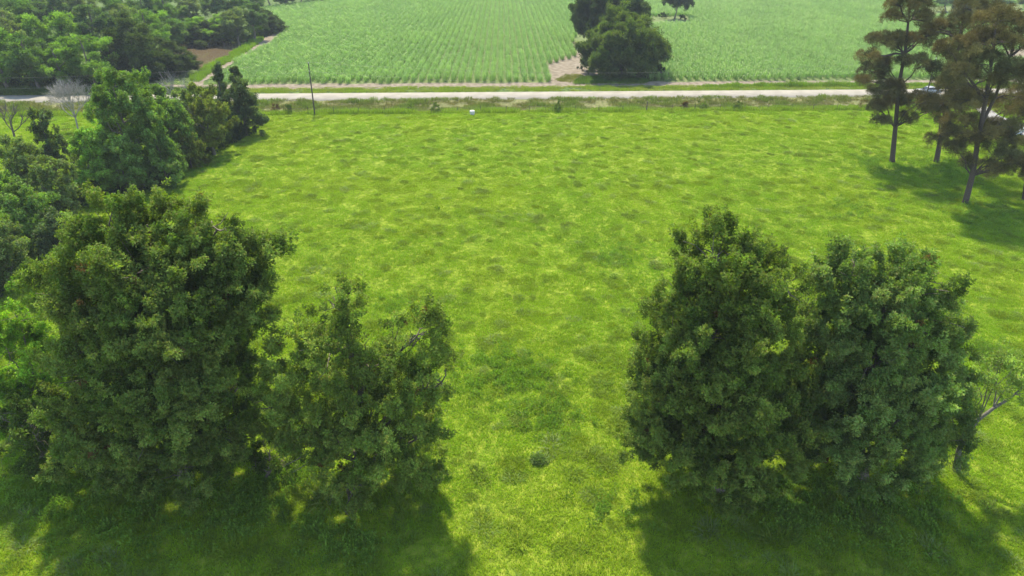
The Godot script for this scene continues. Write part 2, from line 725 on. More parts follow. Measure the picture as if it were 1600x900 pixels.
func car(called: String, label: String, category: String, where: Vector3, turn: float, truck: bool) -> void:
	var t := thing(called, label, category, where)
	t.rotation.y = turn
	var prof := [[-2.3, 0.45], [-2.32, 0.75], [-2.2, 0.92], [-1.2, 1.0], [-0.6, 1.03], [1.5, 1.05], [2.2, 1.0], [2.3, 0.75], [2.25, 0.42], [1.9, 0.36], [-1.9, 0.36]]
	var cab := [[-1.15, 1.0], [-0.45, 1.46], [0.1, 1.52], [0.95, 1.48], [1.75, 1.04]]
	if truck:
		prof = [[-2.7, 0.55], [-2.72, 0.95], [-2.6, 1.1], [-1.2, 1.2], [2.6, 1.2], [2.65, 0.95], [2.65, 0.6], [2.2, 0.5], [-2.2, 0.5]]
		cab = [[-1.2, 1.19], [-0.5, 1.8], [0.2, 1.86], [0.95, 1.82], [1.15, 1.19]]
	part("body", car_body(prof, 0.92, 0.08, 0.4, 1.2), M.paint, t)
	part("cabin", car_body(cab, 0.84, 0.16, 1.0, 1.6), M.paint, t)
	var g := []
	for p in cab:
		g.append([p[0] * 0.93 + 0.01, 1.06 + (p[1] - 1.0) * 0.8 if not truck else 1.24 + (p[1] - 1.19) * 0.8])
	part("side_window", car_body(g, 0.865, 0.165, 1.0, 1.6), M.car_glass, t)
	for z in [-1.0, 1.0]:
		var a: Array = cab[0] if z < 0 else cab[-1]
		var b: Array = cab[1] if z < 0 else cab[-2]
		var q := Vector3(0, (a[1] + b[1]) / 2 + 0.012, (a[0] + b[0]) / 2 + z * 0.012)
		var pane := BoxMesh.new()
		pane.size = Vector3(1.3, 0.015, Vector2(a[0] - b[0], a[1] - b[1]).length() * 0.82)
		var o := part("windscreen" if z < 0 else "rear_window", pane, M.car_glass, t)
		o.position = q
		o.rotation.x = atan2(b[1] - a[1], absf(b[0] - a[0])) * (1.0 if z > 0 else -1.0)
	for x in [-0.8, 0.8]:
		for z in [-1.45, 1.4]:
			var w := part("wheel", wheel_mesh(0.36 if truck else 0.32, 0.22), M.tyre, t)
			w.position = Vector3(x, 0.36 if truck else 0.32, z)
			w.rotation.z = PI / 2
			var rim := part("rim", wheel_mesh(0.2, 0.235), M.steel, w)
			rim.position = Vector3.ZERO
	for x in [-0.66, 0.66]:
		part("headlight", box(Vector3(x, 0.78 if not truck else 0.95, -2.31 if not truck else -2.71), Vector3(0.34, 0.14, 0.06)), M.lamp_glass, t)
		part("tail_light", box(Vector3(x, 0.8 if not truck else 0.95, 2.27 if not truck else 2.65), Vector3(0.3, 0.16, 0.06)), M.red_glass, t)


func _ready() -> void:
	# camera
	var cam := Camera3D.new()
	cam.name = "camera"
	add_child(cam)
	cam.position = Vector3(0, CAM_H, 0)
	cam.rotation_degrees.x = -PITCH
	cam.fov = rad_to_deg(2.0 * atan(450.0 / F))
	cam.far = 4000.0
	cam.near = 0.1
	cam.current = true
	# sky, air and exposure
	var env := Environment.new()
	var sky := ProceduralSkyMaterial.new()
	sky.sky_top_color = Color(0.53, 0.62, 0.73)
	sky.sky_horizon_color = Color(0.72, 0.77, 0.8)
	sky.sky_curve = 0.25
	sky.ground_horizon_color = Color(0.55, 0.6, 0.55)
	sky.ground_bottom_color = Color(0.2, 0.25, 0.15)
	env.background_mode = Environment.BG_SKY
	env.sky = Sky.new()
	env.sky.sky_material = sky
	env.background_energy_multiplier = 1.1
	env.tonemap_mode = Environment.TONE_MAPPER_LINEAR
	env.tonemap_exposure = 2.7
	env.fog_enabled = true
	env.fog_density = 0.0002
	env.fog_light_color = Color(0.86, 0.91, 0.98)
	env.ssao_enabled = true
	env.ssil_enabled = true
	env.sdfgi_enabled = true
	var we := WorldEnvironment.new()
	we.name = "world_environment"
	we.environment = env
	add_child(we)
	# sun: high, behind the scene and a little to the left
	var sun := DirectionalLight3D.new()
	sun.name = "sun"
	sun.light_energy = 1.3
	sun.light_color = Color(1.0, 0.94, 0.83)
	sun.light_angular_distance = 3.0
	sun.shadow_enabled = true
	add_child(sun)
	sun.basis = Basis.looking_at(Vector3(0.095, -0.848, 0.52))

	rng.seed = 11
	lump.seed = 4
	lump.frequency = 0.16
	lump.fractal_octaves = 3
	patchy.seed = 9
	patchy.frequency = 0.035
	patchy.fractal_octaves = 4
	fine.seed = 21
	fine.frequency = 0.09
	materials()
	setting()
	meadow()
	cane()
	roadside()
	woodland()
	hedgerow()
	oaks_and_pines()
	foreground()
	small_things()


func materials() -> void:
	M.soil = grainy(Color(0.09, 0.13, 0.012), Color(0.14, 0.2, 0.018), Color(0.2, 0.24, 0.03), 9.0, 0.02, 0.95, 3)
	M.forest_floor = grainy(Color(0.03, 0.05, 0.015), Color(0.06, 0.1, 0.025), Color(0.09, 0.14, 0.03), 14.0, 0.02, 0.95, 5)
	M.field_soil = grainy(Color(0.08, 0.12, 0.04), Color(0.11, 0.15, 0.055), Color(0.14, 0.17, 0.08), 8.0, 0.02, 0.95, 6)
	M.dirt = grainy(Color(0.13, 0.112, 0.085), Color(0.165, 0.142, 0.112), Color(0.2, 0.178, 0.145), 11.0, 0.012, 0.95, 7)
	M.ditch = grainy(Color(0.08, 0.09, 0.035), Color(0.14, 0.16, 0.06), Color(0.18, 0.16, 0.09), 7.0, 0.02, 0.95, 8)
	M.concrete = grainy(Color(0.195, 0.186, 0.165), Color(0.215, 0.205, 0.183), Color(0.235, 0.224, 0.2), 17.0, 0.01, 0.8, 12)
	M.gravel = grainy(Color(0.16, 0.16, 0.155), Color(0.21, 0.21, 0.205), Color(0.27, 0.27, 0.265), 3.0, 0.04, 0.9, 13)
	M.bark = grainy(Color(0.07, 0.06, 0.05), Color(0.13, 0.115, 0.095), Color(0.24, 0.22, 0.19), 1.3, 0.03, 0.9, 14)
	M.pale_bark = grainy(Color(0.07, 0.065, 0.055), Color(0.15, 0.14, 0.12), Color(0.27, 0.255, 0.23), 1.1, 0.03, 0.9, 15)
	M.pine_bark = grainy(Color(0.045, 0.036, 0.03), Color(0.09, 0.072, 0.06), Color(0.16, 0.135, 0.115), 1.2, 0.03, 0.95, 16)
	M.dead = plain(Color(0.26, 0.25, 0.235), 0.9)
	M.dead_dark = plain(Color(0.1, 0.085, 0.07), 0.9)
	M.leaf = leafy(0.5, Color(0.9, 1.0, 0.35), 0.25)
	M.grass = leafy(0.65, Color(1.0, 1.0, 0.5), 0.15)
	M.canes = leafy(0.45, Color(0.75, 0.9, 0.5), 0.4)
	M.needle = leafy(0.7, Color(0.5, 0.5, 0.3), 0.2)
	M.water = plain(Color(0.11, 0.085, 0.05), 0.06)
	M.wood = plain(Color(0.07, 0.06, 0.05), 0.9)
	M.wire = plain(Color(0.1, 0.1, 0.1), 0.5)
	M.white = plain(Color(0.5, 0.5, 0.5), 0.5)
	M.paint = plain(Color(0.3, 0.31, 0.32), 0.25)
	M.paint.clearcoat_enabled = true
	M.car_glass = plain(Color(0.015, 0.017, 0.02), 0.08)
	M.tyre = plain(Color(0.02, 0.02, 0.02), 0.85)
	M.steel = plain(Color(0.45, 0.45, 0.46), 0.35, 0.8)
	M.lamp_glass = plain(Color(0.6, 0.62, 0.65), 0.15)
	M.red_glass = plain(Color(0.35, 0.02, 0.02), 0.2)
	M.oak_spray = leaf_shoot(52, 0.26, 0.12, 0.36, 1)
	M.mid_spray = leaf_shoot(46, 0.32, 0.17, 0.5, 2)
	M.far_spray = leaf_spray(44, 0.42, 0.22, 3)
	M.weed_spray = leaf_spray(34, 0.5, 0.26, 4)
	M.needle_spray = leaf_spray(60, 0.6, 0.1, 5)


func setting() -> void:
	structure("meadow_ground", band(-300, 300, 200, -190, -14, 70, 0.0), M.soil, "wide lumpy meadow between the tree belt and the road", "ground")
	structure("ditch_ground", band(-300, 300, 150, -14, -3.6, 8, 0.0), M.ditch, "grassy ditch along the near side of the road", "ditch")
	structure("far_ground", band(-1600, 1600, 4, -3.6, 2600, 4, 0.0, 0.0, false), M.forest_floor, "level green ground beyond the road", "ground")
	# the road: a slab with real edges
	var rb := bars()
	structure("road", road_slab(), M.concrete, "straight pale concrete country road across the view", "road")
	structure("dirt_track", band(-110, 260, 160, 8.2, 13.6, 1, 0.02, 1.4, false), M.dirt, "pale bare dirt headland track between road verge and cane", "track")
	structure("cane_soil", sheet(field_outline(), 0.012), M.field_soil, "soil under the rows of the cane fields", "ground")
	structure("field_entrance", sheet(roughened(ground_poly([[855, 131], [852, 97], [897, 84], [893, 66], [925, 70], [930, 108], [962, 131]]), 1.6), 0.03), M.dirt, "bare dirt entrance into the cane beside the round dark oak", "track")
	structure("farm_track", sheet(roughened(ground_poly([[290, 134], [318, 119], [376, 86], [420, 54], [452, 50], [444, 56], [396, 81], [346, 110], [312, 134]]), 1.2), 0.024), M.dirt, "dirt farm track along the left edge of the cane field", "track")
	structure("clearing", sheet(roughened(ground_poly([[1562, 92], [1572, 72], [1680, 66], [1690, 96]]), 1.2), 0.03), M.dirt, "patch of bare pinkish dirt in the cane behind the pines", "ground")
	structure("pond", sheet(roughened(ground_poly([[262, 106], [280, 70], [358, 66], [384, 73], [354, 91], [318, 110]]), 1.5), 0.035), M.water, "muddy brown pond in front of the far woods", "pond")
	structure("driveway", sheet(roughened(ground_poly([[1512, 160], [1530, 160], [1562, 184], [1604, 199], [1660, 212], [1660, 230], [1600, 215], [1562, 200], [1536, 184]]), 0.5), 0.3), M.gravel, "pale gravel driveway curving behind the right pines", "driveway")


func road_slab() -> ArrayMesh:
	var st := SurfaceTool.new()
	st.begin(Mesh.PRIMITIVE_TRIANGLES)
	var sec := [[-3.62, -0.3], [-3.45, 0.07], [0.0, 0.14], [3.45, 0.07], [3.62, -0.3]]
	for i in 60:
		for k in 4:
			var q := []
			for e in [[i, k], [i, k + 1], [i + 1, k + 1], [i + 1, k]]:
				q.append(on_road(lerpf(-600, 600, e[0] / 60.0), sec[e[1]][0], sec[e[1]][1]))
			for e in [0, 1, 2, 0, 2, 3]:
				st.add_vertex(q[e])
	st.generate_normals()
	return st.commit()


func field_outline() -> PackedVector2Array:
	var o := ground_poly([[338, 131], [368, 104], [454, 51], [414, 54], [398, 17], [500, 3]])
	o.append_array([Vector2(-60, -520), Vector2(360, -520)])
	var e := on_road(360, 13.2)
	o.append(Vector2(e.x, e.z))
	e = on_road(-70, 13.2)
	o.append(Vector2(e.x, e.z))
	return o


func meadow() -> void:
	var short := [blade_patch(260, 1.7, 0.2, 0.034, 1.3, 31), blade_patch(260, 1.7, 0.2, 0.034, 1.3, 32)]
	var sets := [[[], []], [[], []]]
	var r := RandomNumberGenerator.new()
	r.seed = 77
	var step := 0.95
	var z := -22.0
	while z > -137.0:
		var half := 30.0 + (-z - 22.0) * 0.72
		var x := -half - 8.0
		while x < half + 8.0:
			var p := Vector3(x + r.randf_range(-0.4, 0.4) * step, 0, z + r.randf_range(-0.4, 0.4) * step)
			x += step
			if road_off(p) > -13.6:
				continue
			p.y = ground_y(p)
			var g := patchy.get_noise_2d(p.x, p.z)
			var l := lump.get_noise_2d(p.x * 1.7 + 50, p.z * 1.7)
			var c := Color(0.248, 0.4, 0.014).lerp(Color(0.21, 0.375, 0.018), clampf(0.5 + g * 1.6, 0, 1))
			c = c.lerp(Color(0.19, 0.27, 0.04), clampf((l - 0.15) * 1.4, 0, 0.28))
			if g < -0.18:
				c = c.lerp(Color(0.28, 0.38, 0.03), 0.2)
			var k := r.randf_range(0.85, 1.15)
			c = Color(c.r * k, c.g * k, c.b * k)
			var hs := clampf(0.95 + l * 0.9, 0.55, 1.6) * r.randf_range(0.85, 1.15)
			var w: int = r.randi() % 2
			sets[w][0].append(Transform3D(Basis(UPV, r.randf_range(0, TAU)) * Basis.from_scale(Vector3(1, hs, 1)), p))
			sets[w][1].append(c)
		step = 0.9 if z > -60 else (1.05 if z > -95 else 1.2)
		z -= step
	for w in 2:
		var o := scatter("meadow_grass", short[w], M.grass, sets[w][0], sets[w][1], self)
		tag(o, ["short yellow green grass all over the meadow", "bright grass mixed evenly through the whole meadow"][w], "grass", "", "stuff")
	# tussocks: taller rounded lumps of grass
	var tuft := blade_patch(150, 1.0, 0.55, 0.035, 0.9, 35, true)
	var tp := []
	var tc := []
	for i in 6000:
		var d := r.randf_range(25, 136)
		var p := Vector3(r.randf_range(-1, 1) * (30 + (d - 22) * 0.75), 0, -d)
		if road_off(p) > -14.5 or lump.get_noise_2d(p.x * 1.7 + 50, p.z * 1.7) < 0.05 and r.randf() < 0.75:
			continue
		p.y = ground_y(p)
		var s := r.randf_range(0.45, 1.05) * r.randf_range(0.7, 1.2)
		tp.append(Transform3D(Basis(UPV, r.randf_range(0, TAU)) * Basis.from_scale(Vector3(s * r.randf_range(1.0, 1.9), s * r.randf_range(0.55, 1.0), s)), p))
		tc.append(tint(Color(0.225, 0.325, 0.018), Color(0.16, 0.235, 0.05), r, 0.15) if r.randf() < 0.85 else tint(Color(0.26, 0.36, 0.1), Color(0.24, 0.31, 0.12), r, 0.1))
	tag(scatter("grass_tussocks", tuft, M.grass, tp, tc, self), "darker rounded tussocks dotted over the meadow", "grass", "", "stuff")
	# broad-leaved weeds in drifts
	var wp := []
	var wc := []
	for a in [[800, 585, 85, 520], [860, 655, 60, 200], [960, 400, 70, 180], [1240, 790, 90, 500], [1400, 800, 120, 500], [440, 745, 40, 260], [390, 800, 60, 260], [500, 830, 60, 160], [560, 860, 50, 140], [1360, 255, 30, 240], [1470, 268, 60, 500], [1540, 330, 60, 360], [1560, 560, 50, 160], [950, 790, 60, 60], [1330, 325, 40, 100], [200, 800, 160, 500], [90, 770, 90, 400], [620, 480, 60, 60], [700, 340, 120, 90]]:
		var c0 := spot(a[0], a[1])
		var s0 := per_m(c0)
		var persp: float = CAM_H / Vector2(CAM_H, -c0.z).length()
		for i in a[3]:
			var p := c0 + Vector3(r.randfn(0, 0.5) * a[2] / s0, 0, r.randfn(0, 0.5) * a[2] / s0 * minf(1.6, 0.55 / persp))
			if road_off(p) > -15:
				continue
			if fine.get_noise_2d(p.x * 6, p.z * 6) < -0.12:
				continue
			p.y = ground_y(p) + 0.12
			wp.append(Transform3D(frame(UPV + dir3(r) * 0.4, r.randf_range(0, TAU), Vector3.ONE * r.randf_range(0.16, 0.4)), p))
			wc.append(tint(Color(0.15, 0.27, 0.03), Color(0.22, 0.35, 0.06), r, 0.2))
	tag(scatter("meadow_weeds", M.weed_spray, M.leaf, wp, wc, self), "drifts of broad leaved weeds growing in the meadow grass", "weeds", "", "stuff")


func cane() -> void:
	var piece := [cane_piece(46, 2.0, 41), cane_piece(46, 2.0, 42)]
	var outline := field_outline()
	var gaps := [ground_poly([[858, 137], [855, 103], [899, 90], [896, 66], [912, 30], [938, -12], [1000, -12], [1012, 30], [1030, 70], [1032, 105], [1002, 137]]), ground_poly([[1016, 40], [1016, 27], [1076, 26], [1080, 40]]), ground_poly([[1562, 97], [1572, 80], [1680, 74], [1690, 100]]), ground_poly([[1440, 26], [1440, 12], [1600, 6], [1600, 30]])]
	var sets := [[[], []], [[], []]]
	var r := RandomNumberGenerator.new()
	r.seed = 5
	var x0 := -150.0
	while x0 < 330.0:
		x0 += 1.8
		var t := 150.0
		while t < 500.0:
			t += 1.8
			var p := Vector3(x0 - 0.012 * t + r.randf_range(-0.12, 0.12), 0.0, -t + r.randf_range(-0.3, 0.3))
			var off := road_off(p)
			if off < 13.8 + fine.get_noise_2d(p.x * 4, 3) * 0.8 or absf(p.x) > 40 + t * 0.78:
				continue
			var q := Vector2(p.x, p.z)
			if not Geometry2D.is_point_in_polygon(q, outline):
				continue
			var inside := false
			for g in gaps:
				if Geometry2D.is_point_in_polygon(q, g):
					inside = true
			if inside:
				continue
			var g2 := patchy.get_noise_2d(p.x * 0.9 + 200, p.z * 0.5)
			var c := Color(0.255, 0.38, 0.115).lerp(Color(0.31, 0.43, 0.145), clampf(0.5 + g2 * 1.5, 0, 1))
			var k := r.randf_range(0.85, 1.15)
			var w: int = r.randi() % 2
			var s := r.randf_range(0.85, 1.2) * (1.0 + g2 * 0.25)
			sets[w][0].append(Transform3D(Basis(UPV, 0.012 + (PI if r.randf() < 0.5 else 0.0)) * Basis.from_scale(Vector3(1, s, 1)), p))
			sets[w][1].append(Color(c.r * k, c.g * k, c.b * k))
	for w in 2:
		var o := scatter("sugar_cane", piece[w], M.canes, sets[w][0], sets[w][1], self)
		tag(o, ["young green cane planted in straight rows beyond the road", "cane plants filling out the same long rows"][w], "crop", "", "stuff")


func grass_band(called: String, label: String, o0: float, o1: float, u0: float, u1: float, step: float, h: float, a: Color, b: Color, mesh: Mesh, s: int) -> void:
	var r := RandomNumberGenerator.new()
	r.seed = s
	var where := []
	var cols := []
	var u := u0
	while u < u1:
		u += step
		var o := o0
		while o < o1:
			o += step
			var p := on_road(u + r.randf_range(-0.5, 0.5) * step, o + r.randf_range(-0.5, 0.5) * step)
			p.y = ground_y(p)
			var g := clampf(0.5 + fine.get_noise_2d(p.x * 1.3, p.z * 2.2) * 1.6, 0, 1)
			if g < 0.03:
				continue
			where.append(Transform3D(Basis(UPV, r.randf_range(0, TAU)) * Basis.from_scale(Vector3(1, h * lerpf(0.5, 1.5, g) * r.randf_range(0.7, 1.3), 1)), p))
			var c := a.lerp(b, g)
			var k := r.randf_range(0.85, 1.15)
			cols.append(Color(c.r * k, c.g * k, c.b * k))
	tag(scatter(called, mesh, M.grass, where, cols, self), label, "grass", "", "stuff")


func roadside() -> void:
	var rough := blade_patch(120, 1.5, 0.4, 0.05, 0.8, 51)
	grass_band("ditch_grass", "rough dull grass and weeds in the ditch along the road", -13.6, -3.7, -170, 170, 1.0, 1.15, Color(0.2, 0.19, 0.09), Color(0.16, 0.24, 0.06), rough, 61)
	grass_band("fence_grass", "taller bright grass in a line along the wire fence", -15.4, -13.2, -170, 170, 0.8, 1.5, Color(0.26, 0.37, 0.04), Color(0.21, 0.34, 0.03), rough, 62)
	grass_band("verge_grass", "mown yellow green verge on the far side of the road", 3.7, 8.4, -170, 190, 1.0, 0.6, Color(0.28, 0.33, 0.07), Color(0.22, 0.33, 0.04), rough, 63)
	grass_band("ridge_grass", "taller green weeds in a strip between verge and dirt track on the right", 6.6, 8.2, 42, 190, 0.8, 1.9, Color(0.19, 0.31, 0.03), Color(0.16, 0.29, 0.03), rough, 64)
	# pasture behind the left hedgerow, bank of the pond, grass round the oaks
	var r := RandomNumberGenerator.new()
	r.seed = 64
	var areas := [
		["pond_bank_grass", "bright tall reeds and grass on the bank between pond and farm track", [[300, 124], [318, 109], [354, 90], [384, 72], [402, 60], [412, 61], [384, 82], [344, 104], [308, 128]], Color(0.21, 0.36, 0.03), Color(0.17, 0.3, 0.04), 2.4, 1.0],
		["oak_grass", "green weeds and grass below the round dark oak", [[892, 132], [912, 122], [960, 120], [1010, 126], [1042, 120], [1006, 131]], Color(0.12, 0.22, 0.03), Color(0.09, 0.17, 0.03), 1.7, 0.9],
		["entrance_grass", "thin yellowish grass in the dirt field entrance", [[868, 128], [880, 118], [905, 116], [912, 130]], Color(0.2, 0.22, 0.06), Color(0.16, 0.2, 0.05), 0.8, 1.1],
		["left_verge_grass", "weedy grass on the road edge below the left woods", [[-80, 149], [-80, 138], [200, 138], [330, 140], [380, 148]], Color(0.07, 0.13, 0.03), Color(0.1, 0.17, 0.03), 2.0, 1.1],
	]
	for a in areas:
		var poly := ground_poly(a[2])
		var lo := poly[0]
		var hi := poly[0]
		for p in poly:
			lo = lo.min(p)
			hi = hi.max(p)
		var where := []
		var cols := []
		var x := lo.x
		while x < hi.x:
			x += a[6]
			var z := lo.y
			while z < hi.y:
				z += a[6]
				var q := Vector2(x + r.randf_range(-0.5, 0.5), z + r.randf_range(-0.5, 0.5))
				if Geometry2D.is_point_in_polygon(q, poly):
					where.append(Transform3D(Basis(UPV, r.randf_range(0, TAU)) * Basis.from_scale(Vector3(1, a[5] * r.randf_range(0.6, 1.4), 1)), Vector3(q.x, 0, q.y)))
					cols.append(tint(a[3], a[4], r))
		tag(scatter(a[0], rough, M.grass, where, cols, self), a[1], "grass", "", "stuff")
	# shrubs in the ditch
	var sh := {"sub": 3.0, "dens": 22.0, "leaf": 0.3, "a": Color(0.13, 0.21, 0.03), "b": Color(0.19, 0.28, 0.05), "mesh": M.mid_spray, "mat": M.leaf, "bark": M.bark, "trunk": 0.05, "count": 6}
	var rusty := sh.duplicate()
	rusty.a = Color(0.16, 0.1, 0.06)
	rusty.b = Color(0.2, 0.14, 0.08)
	for b in [[872, 174, 156, 9, 0, "round green shrub in the ditch below the dirt field entrance"], [1070, 170, 153, 7, 1, "brown withered shrub standing in the roadside ditch"], [1098, 169, 157, 12, 0, "low green shrub right of the withered brown one in the ditch"], [1152, 171, 160, 9, 0, "dark green low shrub in the ditch, rightmost of its shrubs"], [453, 176, 162, 9, 0, "low bright bush in the ditch just left of the utility pole"], [680, 174, 164, 10, 0, "spreading low bush in the ditch left of the white tub"], [640, 172, 161, 13, 0, "broad low thicket in the ditch midway between pole and tub"], [432, 173, 162, 9, 1, "brownish dry bush in the ditch at the end of the hedgerow"]]:
		placed_tree("shrub", b[5], b[0], b[1], b[2], b[3], 1, rusty if b[4] else sh, 300 + int(b[0]), "shrubs in the roadside ditch", "shrub")


func woodland() -> void:
	var far := {"sub": 0.8, "dens": 3.0, "leaf": 1.0, "gap": 1.2, "wob": 1.2, "holes": -0.3, "mesh": M.far_spray, "mat": M.leaf, "bark": M.bark, "count": 13, "limbs": 4, "twigs": 2}
	var kinds := [
		[Color(0.145, 0.273, 0.052), Color(0.246, 0.390, 0.078), 0, 17.0, 6.5], # fresh green
		[Color(0.102, 0.195, 0.057), Color(0.174, 0.273, 0.078), 0, 18.0, 6.5], # mid green
		[Color(0.05, 0.08, 0.032), Color(0.085, 0.12, 0.048), 1, 14.0, 8.0], # dark oak
		[Color(0.174, 0.234, 0.130), Color(0.246, 0.299, 0.156), 0, 17.0, 5.5], # grey green
		[Color(0.087, 0.156, 0.078), Color(0.131, 0.208, 0.099), 3, 20.0, 5.5], # blue green
	]
	var protos := []
	for i in kinds.size():
		var k: Array = kinds[i]
		var o := far.duplicate()
		o.a = k[0]
		o.b = k[1]
		var root := Node3D.new()
		grow(root, lumps(k[3], k[4], k[2], 13, 500 + i * 7), o, 600 + i)
		protos.append(root)
	# [x, foot, top, kind, label]
	var trees := [
		[14, 140, 38, 0, "bright green tree at the left edge of the road, first of the woods' front row"],
		[62, 141, 48, 1, "mid green tree second from the left in the woods' front row"],
		[108, 139, 62, 0, "fresh green tree behind the pale twiggy tree, across the road"],
		[152, 138, 48, 0, "fresh green tree just left of the big dark oak in the woods"],
		[215, 126, 25, 2, "big dark oak at the front corner of the far woods, beside the pond"],
		[262, 116, 62, 2, "small dark tree between the big dark oak and the pond"],
		[30, 118, 8, 3, "greyish pale tree high behind the left end of the woods"],
		[70, 112, 14, 0, "round bright green crown above the second row of the woods"],
		[120, 108, 10, 0, "light green tree above the middle of the woods' second row"],
		[168, 104, 4, 4, "slim blue green tree behind the woods' second row"],
		[205, 96, 2, 3, "grey green tree rising behind the big dark oak"],
		[240, 88, 8, 0, "fresh green tree showing right above the big dark oak"],
		[272, 76, 22, 1, "mid green tree at the left head of the pond"],
		[300, 70, 24, 0, "light green tree standing on the pond's far bank"],
		[326, 70, 34, 2, "low dark tree overhanging the middle of the pond's far bank"],
		[350, 69, 20, 0, "light tree over the right end of the pond"],
		[374, 70, 8, 3, "greyish tree with a pale trunk where pond and farm track meet"],
		[398, 64, 4, 4, "dark blue green tree at the woods' corner beside the farm track"],
		[412, 52, 14, 2, "dark tree at the tip of the woods next to the cane corner"],
		[0, 96, -12, 4, "blue green tree deep in the woods at the left picture edge"],
		[48, 84, -16, 1, "mid green tree in the third row above the round bright crown"],
		[95, 80, -14, 4, "dark blue tree in the third row of the woods"],
		[140, 74, -18, 3, "pale grey green tree in the third row, over the middle"],
		[185, 70, -18, 1, "mid green tree in the third row above the dark oak"],
		[228, 64, -14, 4, "blue green tree in the third row, above and left of the pond"],
		[268, 56, -14, 1, "mid green tree in the back rows straight above the pond"],
		[305, 50, -16, 3, "hazy grey green tree in the back row over the pond's far bank"],
		[340, 46, -14, 4, "hazy dark tree in the back row right of the pond"],
		[372, 42, -16, 1, "hazy mid green tree in the back row at the woods' right end"],
		[20, 62, -40, 1, "dim tree in the fourth row at the upper left corner"],
		[72, 58, -40, 3, "dim grey tree in the fourth row of the woods"],
		[128, 52, -38, 4, "dim dark tree in the fourth row above the pale third row"],
		[190, 44, -36, 4, "dim blue tree in the fourth row at the top edge"],
		[250, 36, -34, 1, "dim green tree in the fourth row above the pond"],
		[310, 30, -30, 4, "dim dark tree at the top edge, far over the pond"],
		[358, 26, -26, 4, "dim dark tree at the top edge, right of centre in the woods"],
		[396, 20, -22, 1, "dim tree closing the woods behind the far cane corner"],
		[424, 13, -24, 4, "first dark tree of the line behind the far left cane corner"],
		[446, 10, -22, 1, "second tree of the dark line along the cane's far left edge"],
		[470, 7, -22, 4, "third tree of the dark line along the cane's far left edge"],
		[494, 4, -20, 1, "fourth tree of the dark line along the cane's far left edge"],
		[518, 1, -18, 4, "last tree of the dark line, smallest at the top edge"],
		[1478, 19, -6, 4, "dark tree far out in the cane left of the tall middle pine top"],
		[1512, 17, -14, 2, "dark rounded tree far out in the cane behind the pine tops"],
		[1560, 15, -6, 4, "low dark tree far out in the cane, right of the pine tops"],
		[1604, 14, -24, 3, "grey green tree far out at the right picture edge"],
	]
	var r := RandomNumberGenerator.new()
	r.seed = 90
	for t in trees:
		var base := spot(t[0], t[1])
		var d := ray(t[0], t[2])
		var h := clampf(CAM_H + d.y * (-base.z / -d.z), 5.0, 30.0)
		var k: int = t[3]
		var o: Node3D = protos[k].duplicate()
		o.name = numbered("woodland_tree")
		add_child(o)
		o.position = base
		o.rotation.y = r.randf_range(0, TAU)
		var s: float = h / kinds[k][3]
		var wide := s * r.randf_range(0.95, 1.15) if s > 0.8 else s * 1.25
		if t[1] < 125:
			wide = maxf(wide, 0.9)
		o.scale = Vector3(wide, s, wide)
		tag(o, t[4], "tree", "trees of the woods beyond the road")
	for p in protos:
		p.free()
	# undergrowth that closes the woods' front
	var wp := []
	var wc := []
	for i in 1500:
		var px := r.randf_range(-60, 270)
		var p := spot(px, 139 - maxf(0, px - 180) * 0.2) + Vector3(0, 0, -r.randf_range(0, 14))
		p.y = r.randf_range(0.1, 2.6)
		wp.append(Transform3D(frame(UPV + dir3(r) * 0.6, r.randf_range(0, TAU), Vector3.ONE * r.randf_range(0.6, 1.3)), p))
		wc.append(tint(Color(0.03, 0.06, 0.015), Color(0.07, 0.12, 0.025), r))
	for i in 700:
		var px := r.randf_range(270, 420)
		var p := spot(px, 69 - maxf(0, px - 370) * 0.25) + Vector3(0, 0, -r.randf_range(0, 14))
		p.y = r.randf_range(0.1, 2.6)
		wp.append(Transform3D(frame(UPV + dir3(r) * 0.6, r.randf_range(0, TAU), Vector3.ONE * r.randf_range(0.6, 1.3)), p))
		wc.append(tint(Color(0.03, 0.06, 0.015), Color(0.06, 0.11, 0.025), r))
	tag(scatter("woodland_undergrowth", M.far_spray, M.leaf, wp, wc, self), "dark undergrowth closing the foot of the far woods", "undergrowth", "", "stuff")


